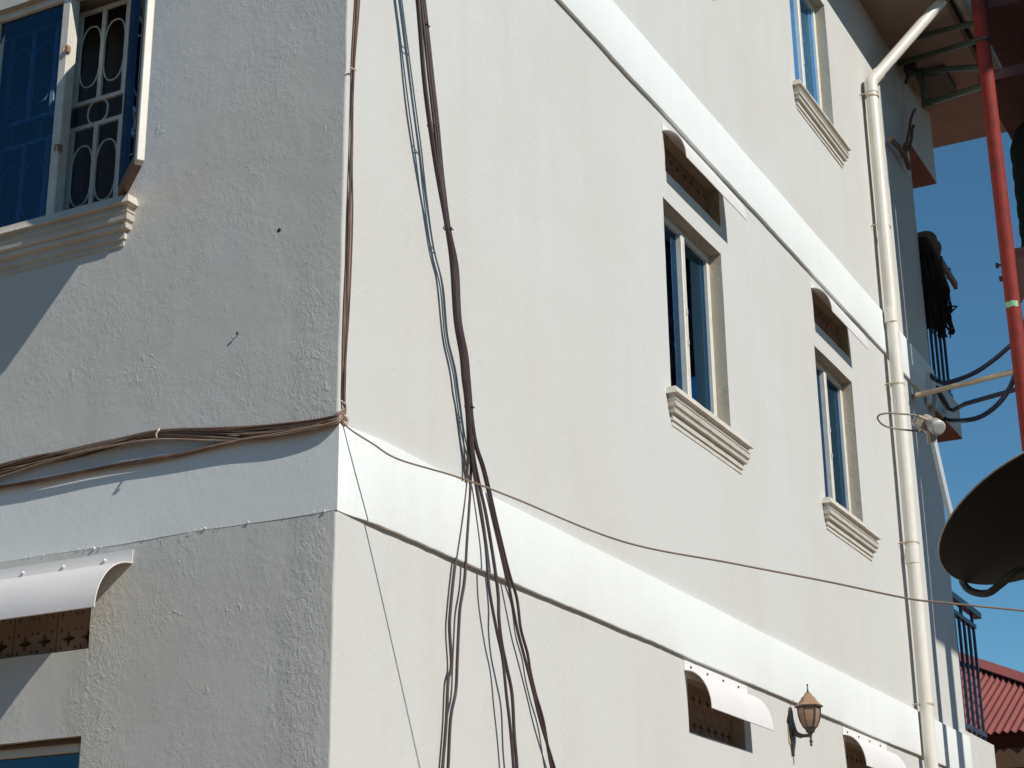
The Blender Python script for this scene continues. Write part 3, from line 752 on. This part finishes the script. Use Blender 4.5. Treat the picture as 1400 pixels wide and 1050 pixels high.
tag(obj('wire_knot', kn, M['tie'], smooth=True, base=(.012,.01,3.5)), 'pale knot tying the single wire to the building corner', 'knot')
wp_ = MB(); wp_.tube([(w_end.x,w_end.y,0),(w_end.x,w_end.y,w_end.z+.1)], .04, 10); tag(obj('wire_post', wp_, M['wood'], smooth=True, base=(w_end.x,w_end.y,0)), 'timber post holding the far end of the single wire', 'post')
# nail in the front wall and a small hole drawn as a dark disc
p = onY(325,458); nl = MB(); nl.tube([p+Vector((0,.01,0)), p+Vector((.006,-.012,.002))], .0022, 6); nl.lathe([(.005,0),(.005,.002)], p+Vector((.006,-.012,.002)), 8, (.2,-1,.1)); tag(obj('nail', nl, M['dark_steel'], base=p), 'thin nail sticking out of the rough front wall above the wires', 'nail')

p = onY(382,315); pl = MB(); pl.lathe([(.004,.0),(.0085,-.001),(.008,.003),(.004,.0035)], p, 10, (0,-1,0)); obj('wall_spot', pl, M['dark_steel'], wall_front)  # raised disc, its dark colour replaces the shaded inside of the hole

# ------------------------------------------------------------------ satellite dish (seen from behind and below)
DC = Vector((2.123, 1.299, 3.21)); DN = Vector((-.42, .19, .885)).normalized(); DR = .42
dish = thing('satellite_dish', (2.75, 1.10, 0), 'dark satellite dish on a mast, seen from below with its receiver arm', 'satellite dish')
A_ = DN.orthogonal().normalized(); B_ = DN.cross(A_)
mb = MB(); rings = 12; seg = 64
for sgn in (0, 1):
    for i in range(rings+1):
        r = DR*i/rings; h = -.085*(1-(r/DR)**2) - (.004 if sgn else 0)
        for k in range(seg):
            t = 2*math.pi*k/seg; mb.v.append(tuple(DC + DN*h + (A_*math.cos(t)+B_*math.sin(t))*r))
H = (rings+1)*seg
for sgn in (0, 1):
    for i in range(rings):
        for k in range(seg):
            k2 = (k+1)%seg; mb.f.append((sgn*H+i*seg+k, sgn*H+i*seg+k2, sgn*H+(i+1)*seg+k2, sgn*H+(i+1)*seg+k))
for k in range(seg):
    k2 = (k+1)%seg; mb.f.append((rings*seg+k, rings*seg+k2, H+rings*seg+k2, H+rings*seg+k))
obj('reflector', mb, M['dish'], dish, smooth=True)
rm = MB(); ring = [DC + (A_*math.cos(2*math.pi*k/seg)+B_*math.sin(2*math.pi*k/seg))*(DR+.001) + DN*.002 for k in range(seg+1)]
rm.tube(ring, .0035, 6, cap=False); obj('rim', rm, M['grey_metal'], dish, smooth=True)
vtx = DC - DN*.09
arm = spline([vtx - DN*.07 + Vector((.02,0,-.02)), atR(1400,775,6.28), atR(1368,799,6.36), atR(1350,811,6.42), atR(1330,809,6.50), atR(1318,799,6.57), atR(1313,782,6.66), atR(1309,745,6.68), atR(1301,710,6.66), atR(1290,664,6.62), atR(1276,602,6.59)], 6)
half = len(arm)*6//11
am = MB(); am.tube(arm[:half], .0135, 10); obj('mount_arm', am, M['dish'], dish, smooth=True)
am = MB(); am.tube(arm[half-1:], .0125, 4); obj('receiver_arm', am, M['dish_arm'], dish)
lb = atR(1277,581,6.42); toward = (DC - lb).normalized(); face = (toward + (CAM-lb).normalized()*1.5).normalized()
l_ = MB(); l_.lathe([(.018,-.070),(.020,-.050),(.016,-.03),(.018,-.01),(.027,0),(.028,.010),(.028,.022)], lb, 20, face); obj('receiver_body', l_, M['lnb'], dish, smooth=True)
l_ = MB(); l_.lathe([(.027,.0225),(.028,.024),(.028,.034),(.024,.038),(.020,.0375),(.019,.039),(.002,.0395)], lb, 24, face); obj('receiver_cap', l_, M['lnb_cap'], dish, smooth=True)
q = atR(1262,568,6.45); l_ = MB(); l_.obox(q+Vector((-.035,-.01,-.03)), RGT*.055-UPV*.035, BCK*-.04, UPV*.032+RGT*.012); obj('receiver_box', l_, M['lnb'], dish, bevel=.004)
l_ = MB(); l_.tube([atR(1272,588,6.42), atR(1274,606,6.42)], .016, 8); obj('clamp', l_, M['lnb'], dish, smooth=True)
lp = [atR(1267,574,6.40), atR(1252,568,6.37), atR(1235,566,6.35), atR(1215,565,6.33), atR(1203,567,6.32), atR(1200,572,6.32), atR(1206,580,6.33), atR(1218,585,6.35), atR(1240,588,6.39), atR(1262,590,6.42)]
l_ = MB(); l_.tube(spline(lp, 6), .0034, 7); obj('coaxial_loop', l_, M['thin'], dish, smooth=True)
l_ = MB(); l_.tube([atR(1268,574,6.40), atR(1255,569,6.37)], .0065, 8); obj('plug', l_, M['beige_pipe'], dish, smooth=True)
mp_ = MB(); mp_.tube([(2.75,1.10,0),(2.75,1.10,2.80),(2.60,1.14,2.92),(2.28,1.26,3.06)], .03, 12); obj('mast', mp_, M['dark_steel'], dish, smooth=True)
bk = MB(); bk.lathe([(.03,-.16),(.07,-.12),(.075,-.085)], DC, 12, DN); obj('back_bracket', bk, M['dish'], dish, smooth=True)

# ------------------------------------------------------------------ steel tower with platforms beside the far end of the wall
TX, TY = .905, 7.90
tw = thing('steel_tower', (TX, TY, 0), 'red painted steel tube tower with plate platforms beside the end of the building', 'tower')
for (x, y) in ((TX,TY), (2.55,7.86), (2.55,9.9), (TX+.02,9.9)):
    q = MB(); q.tube([(x,y,0),(x,y,11.2)], .058, 16); obj('leg', q, M['red_steel'], tw, smooth=True)
def plate(z, xa, xb, ya, yb, nx, ny):
    for i in range(nx):
        for j in range(ny):
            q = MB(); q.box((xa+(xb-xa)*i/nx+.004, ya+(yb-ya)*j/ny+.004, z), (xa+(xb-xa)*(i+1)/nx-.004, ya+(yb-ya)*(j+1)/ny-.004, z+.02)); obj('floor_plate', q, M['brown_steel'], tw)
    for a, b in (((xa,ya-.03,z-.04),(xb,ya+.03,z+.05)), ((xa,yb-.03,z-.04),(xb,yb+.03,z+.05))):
        q = MB(); q.box(a, b); obj('cross_beam', q, M['brown_steel'], tw)  # beams take the darker plate brown in place of shade from above
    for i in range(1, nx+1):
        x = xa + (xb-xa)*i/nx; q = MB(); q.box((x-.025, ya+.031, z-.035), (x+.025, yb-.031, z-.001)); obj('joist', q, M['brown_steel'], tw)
plate(8.55, .83, 2.5, TY+.06, 9.45, 3, 3)
plate(9.20, TX-.06, 2.5, TY+.06, 10.2, 3, 3)
plate(6.99, TX+.04, 2.5, TY+.06, 9.2, 3, 2)
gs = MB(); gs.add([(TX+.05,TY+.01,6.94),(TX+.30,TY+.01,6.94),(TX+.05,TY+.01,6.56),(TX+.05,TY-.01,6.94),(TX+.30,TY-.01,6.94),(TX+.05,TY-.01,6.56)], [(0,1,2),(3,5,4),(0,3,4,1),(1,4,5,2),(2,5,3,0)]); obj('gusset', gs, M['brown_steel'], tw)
for (u, v) in ((1364,363), (1369,381)):
    e = onY(u, v, TY); q = MB(); q.tube([(TX-.03,TY,e.z), e], .010, 8); q.lathe([(.012,-.008),(.024,-.004),(.024,.012),(.012,.016)], e, 8, (-1,0,0)); obj('bolt', q, M['dark_steel'], tw, smooth=True)
q = MB(); zc = onY(1388,418,TY).z
for i in range(7):
    t = math.radians(-150 + i*18); r_ = .0592; wob = .006*math.sin(i*2.1)
    q.v += [(TX+r_*math.cos(t), TY+r_*math.sin(t), zc-.022+wob), (TX+r_*math.cos(t), TY+r_*math.sin(t), zc+.024+wob*.5)]
for i in range(6): q.f.append((2*i, 2*i+2, 2*i+3, 2*i+1))
obj('tape', q, M['green_tape'], tw, smooth=True)
for v in (55,):
    zc = onY(1345,v,TY).z; q = MB(); q.lathe([(.0585,-.03),(.064,-.028),(.064,.0),(.0585,.002)], (TX,TY,zc), 16); q.tube([(TX-.07,TY-.05,zc-.015),(TX+.05,TY-.07,zc-.015)], .014, 8); obj('clamp', q, M['dark_steel'], tw, smooth=True)
# unseen hoarding added beyond the tower to shade the end of the wall
hb = thing('added_shade_hoarding', (5.0, 8.2, 0), 'added out-of-view hoarding of tall brown sheets on posts beyond the steel tower, shading the wall end', 'hoarding')
for y in (7.25, 9.3):
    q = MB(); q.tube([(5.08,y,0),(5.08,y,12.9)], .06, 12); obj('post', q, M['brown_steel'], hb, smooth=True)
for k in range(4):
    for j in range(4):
        ya = (6.86 if j < 3 else 6.72) + .74*k; za = 7.92 + 1.24*j; q = MB(); q.box((4.99, ya+.002, za+.002), (5.01, ya+.738, za+1.238)); obj('sheet', q, M['brown_steel'], hb)  # top row shifted so it also shades the head of the tower leg
# water tank on the lower platform
tk = thing('water_tank', (1.43, 8.68, 7.012), 'dark green plastic water tank standing on the tower platform', 'tank')
prof = [(.5,0),(.53,.03)]
for k in range(7): prof += [(.535,.06+k*.17),(.541,.08+k*.17),(.541,.14+k*.17),(.535,.16+k*.17)]
prof += [(.50,1.28),(.30,1.40),(.14,1.44)]
q = MB(); q.lathe(prof, (1.43,8.68,7.012), 48); obj('shell', q, M['tank'], tk, smooth=True)
q = MB(); q.lathe([(.16,0),(.16,.02),(.02,.025)], (1.43,8.68,8.453), 20); obj('lid', q, M['dark_steel'], tk)

# ------------------------------------------------------------------ pipes and hoses between wall and tower
def pipe(name, pts, r, mat, label, cat, group=None, n=10, sp=0):
    mb = MB(); mb.tube(spline(pts, sp) if sp else pts, r, n); return tag(obj(name, mb, M[mat], smooth=True, base=pts[-1]), label, cat, group)
def along(u0, v0, u1, v1, ya, yb, n=2):
    return [onY(u0+(u1-u0)*k/(n-1), v0+(v1-v0)*k/(n-1), ya+(yb-ya)*k/(n-1)) for k in range(n)]
pipe('water_pipe', along(1222,58,1338,30,8.55,8.0), .024, 'green_pipe', 'green pipe under the eaves, highest of those reaching the tower', 'pipe', 'pipes under the eaves')
pipe('water_pipe', along(1230,87,1342,53,8.75,8.0), .024, 'green_pipe', 'green pipe under the eaves, second below the gutter outlet', 'pipe', 'pipes under the eaves')
pipe('water_pipe', [onY(1246,99,8.85), onY(1258,98,8.8), onY(1300,94,8.4), onY(1345,91,8.0)], .026, 'green_pipe', 'nearly level dark green pipe just under the tower cross beam', 'pipe', 'pipes under the eaves')
pipe('water_pipe', [onY(1258,99,8.74), onY(1262,122,8.74), onY(1265,142,8.74), onY(1300,131,8.4), onY(1346,117,8.0)], .026, 'green_pipe', 'dark green pipe with a right-angle bend, lowest of those under the eaves', 'pipe', 'pipes under the eaves')
for i, (u, v, y) in enumerate(((1258,99,8.79), (1265,142,8.74))):
    mb = MB(); c = onY(u, v, y); mb.lathe([(.030,-.035),(.036,-.03),(.036,.03),(.030,.035)], c, 12, (0,0,1)); mb.tube([c, onY(u+10, v-(1 if i == 0 else 3), y-.08)], .034, 10)
    tag(obj('pipe_elbow', mb, M['green_pipe'], smooth=True, base=c), ('dark green elbow at the upper end of the bent pipe under the eaves', 'dark green elbow at the lower bend of the pipe under the eaves')[i], 'pipe fitting')
vb = MB(); c = onY(1245,95,8.85); vb.box((c.x-.05,c.y-.05,c.z-.05),(c.x+.05,c.y+.05,c.z+.06)); vb.tube([c, c+Vector((-.06,.02,-.12))], .02, 8); tag(obj('valve', vb, M['dark_steel'], base=c, bevel=.012), 'dark valve where the green pipes meet the shaded wall', 'valve')
fl = MB(); c = Vector((.22,9.25,9.30)); fl.box((c.x-.13,c.y-.22,c.z-.0), (c.x+.13,c.y+.22,c.z+.079)); tag(obj('soffit_box', fl, M['dark_steel'], base=c, bevel=.01), 'black box fixed under the eaves soffit', 'box')
wpA = onX(1252,541,.012)
pipe('water_pipe', [onX(1250,541,0.0), onX(1254,540,.07), onY(1320,524.5,8.15), onY(1394,506,7.95)], .021, 'beige_pipe', 'beige water pipe from the wall to the red tower leg, above the blue hoses\' ends', 'pipe')
pipe('water_pipe', [onX(1281,530,.02), onX(1292,549,.02), onX(1297,559,.03), onX(1303,561,.06), onY(1320,552,8.6), onY(1405,528,8.1)], .019, 'blue_steel', 'dark grey pipe bending away from the balcony edge to the tower', 'pipe')
pipe('hose', [onX(1271,512,.04), onX(1276,517,.07), onX(1283,521,.08), onY(1296,523,8.6), onY(1330,511,8.4), onY(1360,491,8.25), onY(1387,468,8.1), onY(1420,446,8.0)], .019, 'hose', 'dark blue hose rising from the balcony edge past the red tower leg', 'hose', None, 10, 6)
pipe('hose', [onX(1292,573,.03), onX(1300,575,.06), onY(1318,575,8.7), onY(1340,570,8.5), onY(1362,555,8.35), onY(1379,533,8.25), onY(1389,508,8.2), onY(1397,470,8.15), onY(1404,430,8.1)], .020, 'hose', 'dark blue hose looping down from the tower to below the balcony', 'hose', None, 10, 6)
pipe('stub_pipe', [onX(1269,510,.03), onX(1270,535,.03), onX(1270,552,.03)], .026, 'lnb_cap', 'short white upright pipe on the balcony edge, with a rounded top', 'pipe')
pipe('stub_pipe', [onX(1277,535,.03), onX(1276,550,.03), onX(1275,562,.03)], .024, 'lnb', 'short beige upright pipe on the balcony edge behind the white one', 'pipe')

# ------------------------------------------------------------------ mop, cloth and rail timber on the upper balcony
mp = thing('string_mop', (-.03, 9.2, 7.5), 'dark stringy mop hanging over the upper balcony railing', 'mop')
mb = MB()
for k in range(130):
    r = random.Random(500+k); y = r.uniform(8.93, 9.62); xo = r.uniform(-.06,.06)
    ztp = 7.70 - (y-8.93)*.25 + r.uniform(-.05,.03); L = r.uniform(.45,.78)*(1-.35*(y-8.93)/.7)
    pts = [Vector((xo, y, ztp))]
    for j in range(1, 6):
        pts.append(Vector((xo + r.uniform(-.03,.03), y + .03*math.sin(j*1.1+k) + r.uniform(-.02,.02) + .06*(j/5)**2*(y-8.9), ztp - L*j/5)))
    mb.tube(spline(pts, 3), r.uniform(.006,.011), 4)
for k in range(9):
    r = random.Random(900+k); p0 = onX(1275+r.uniform(-6,6), 418+r.uniform(-8,8), 0); e = onX(1288+k*2.6, 420+r.uniform(-3,6), 0)
    mb.tube(spline([p0, p0.lerp(e,.35)+Vector((0,0,-.03)), p0.lerp(e,.7)+Vector((0,.02,r.uniform(-.03,.02))), e], 5), .008, 4)
o = obj('strands', mb, M['mop'], mp); o['kind'] = 'stuff'
hd = MB(); hd.lathe([(.01,-.36),(.07,-.33),(.09,-.2),(.10,0),(.09,.2),(.06,.33),(.01,.36)], (0,9.28,7.58), 12, (0,1,-.45)); obj('head', hd, M['mop'], mp, smooth=True)
cb = MB(); rings = 14; seg = 16
c0, c1 = onX(1259,322,-.02), onX(1276,352,-.02)
pts = [c0.lerp(c1, k/10) for k in range(11)]
cb.tube(pts, [.03,.075,.095,.105,.10,.108,.11,.105,.10,.085,.03], 14)
for i, v in enumerate(cb.v):
    n_ = noise.noise(Vector(v)*9)*.03; cb.v[i] = (v[0]+n_, v[1]+n_*.5, v[2]+noise.noise(Vector(v)*14+Vector((4,4,4)))*.02)
tag(obj('cloth_roll', cb, M['cloth'], smooth=True, base=c0), 'brown rolled cloth lying on top of the stringy mop at the balcony', 'cloth')
ti = MB(); a = onX(1284,362,.02); b = onX(1305,396,.02); ti.obox(a, b-a, (.03,0,0), Vector((0,.02,.07))); tag(obj('rail_timber', ti, M['wood'], base=b), 'short brown timber sticking out past the upper balcony railing', 'timber')
for i, (u, v) in enumerate(((1286,364),(1297,380))):
    p = onX(u, v, .02); q = MB(); q.tube([p, p+Vector((0,.03,.10))], .022, 8)
    tag(obj('rail_peg', q, M['blue_steel'], smooth=True, base=p), ('dark peg standing on the rail timber close to the mop', 'dark peg standing on the rail timber toward its free end')[i], 'peg')

# ------------------------------------------------------------------ house with red corrugated roof beyond
HY, HZ, K_ = 12.0, 3.945, .45
hs = thing('neighbour_house', (-2.5, 14.5, 0), 'low house with red corrugated roof beyond the balcony', 'house')
cr = MB(); xa, xb, pitch = -5.0, 2.2, .076; per = 8
nx = int((xb-xa)/pitch*per)
def hiptop(x):          # hip line: y at which the slope stops
    y = 14.584 + (x+1.133)/(-.466+1.133)*(13.782-14.584)
    return max(12.3, min(y, 15.3))
rows = 2
for i in range(nx+1):
    x = xa + pitch*i/per; dz = .012*math.cos(2*math.pi*i/per)
    for y in (HY + .006*math.sin(i//per*2.1), hiptop(x)): cr.v.append((x, y, HZ + K_*(y-HY) + dz))
for i in range(nx): cr.f.append((2*i, 2*i+2, 2*i+3, 2*i+1))
roofh = obj('roof', cr, M['red_sheet'], hs, smooth=True)
cap = MB(); pa_ = Vector((-2.2, hiptop(-2.2), 0)); 
for x in (-1.7, 1.2):
    pass
pts = [Vector((x, hiptop(x), HZ+K_*(hiptop(x)-HY)+.03)) for x in (-1.72,-1.2,-.6,0,.5,.75)]
hv = Vector((-.10,-.16,-.07))
for a, b in zip(pts, pts[1:]): cap.obox(a, b-a, hv, (0,0,.012)); cap.obox(a, b-a, (.12,.12,-.08), (0,0,.012))
obj('hip_cap', cap, M['red_sheet'], roofh)
wl = MB(); wl.box((-4.6, 12.55, 0), (1.9, 16.5, 3.84)); obj('wall', wl, M['house_wall'], hs)
fb_ = MB(); fb_.box((-4.9, 12.06, 3.62), (2.1, 12.09, 3.80)); obj('fascia', fb_, M['wood'], hs)  # dark timber brown stands in for the shade under this eave
wd_ = MB(); wd_.box((-1.2, 12.50, 1.4), (.2, 12.548, 3.62)); obj('window', wd_, M['dark_steel'], hs)
zf = lambda y: HZ + K_*(y-HY) - .02
rb_ = MB()
for (xa_, ya_), (xb_, yb_) in (((-5,15.3),(-1.72,15.3)), ((-1.72,15.3),(.766,12.3)), ((.766,12.3),(2.2,12.3))):
    rb_.add([(xa_,ya_,zf(ya_)),(xb_,yb_,zf(yb_)),(xb_,17.5,HZ-.4),(xa_,17.5,HZ-.4)], [(0,1,2,3)])
obj('rear_roof', rb_, M['red_sheet'], hs)

# ------------------------------------------------------------------ unseen houses added across the yard to cut the sky light
def block(x0, y0, x1, y1, h, fx, fy, mat, label, rows, cols):
    """added light-blocking house, plain rendered, with a hipped sheet roof, a door and windows on the side that faces the yard"""
    b = thing('added_facing_house', ((x0+x1)/2, (y0+y1)/2, 0), label, 'house')
    q = MB(); q.box((x0,y0,0), (x1,y1,h)); obj('wall', q, mat, b)
    e = .6; rx, ry = (x0+x1)/2, (y0+y1)/2; L = max(x1-x0, y1-y0)/4; dx, dy = (L, 0) if x1-x0 > y1-y0 else (0, L)
    q = MB(); q.add([(x0-e,y0-e,h),(x1+e,y0-e,h),(x1+e,y1+e,h),(x0-e,y1+e,h),(rx-dx,ry-dy,h+1.5),(rx+dx,ry+dy,h+1.5)], [(0,1,5,4),(1,2,5),(2,3,4,5),(3,0,4),(3,2,1,0)] if dx else [(0,1,4),(1,2,5,4),(2,3,5),(3,0,4,5),(3,2,1,0)]); obj('roof', q, M['red_sheet'], b)
    for r in range(rows):
        for c in range(cols):
            z = .9 + 3.0*r
            if fy: a = x0 + (x1-x0)*(c+.5)/cols; yy = y1 if fy > 0 else y0; A, B = (a-.5, yy-.02, z), (a+.5, yy+.04, z+1.3); C_, D_ = (a-.43, yy+.03, z+.07), (a+.43, yy+.05, z+1.23)
            else: a = y0 + (y1-y0)*(c+.5)/cols; xx = x0 if fx < 0 else x1; A, B = (xx-.04, a-.5, z), (xx+.02, a+.5, z+1.3); C_, D_ = (xx-.05, a-.43, z+.07), (xx-.03, a+.43, z+1.23)
            q = MB(); q.box(A, B); wn = obj('window', q, M['frame'], b); q = MB(); q.box(C_, D_); obj('pane', q, M['dark_steel'], wn)
block(-9, -19, 7, -12, 6.4, 0, 1, M['house_wall'], 'added out-of-view two-storey brown house facing the rough front wall across the yard, limiting sky light', 2, 5)
block(13, -9, 20, 12, 5.6, -1, 0, M['house_wall'], 'added out-of-view long brown house facing the side wall across the yard, limiting sky light', 2, 6)
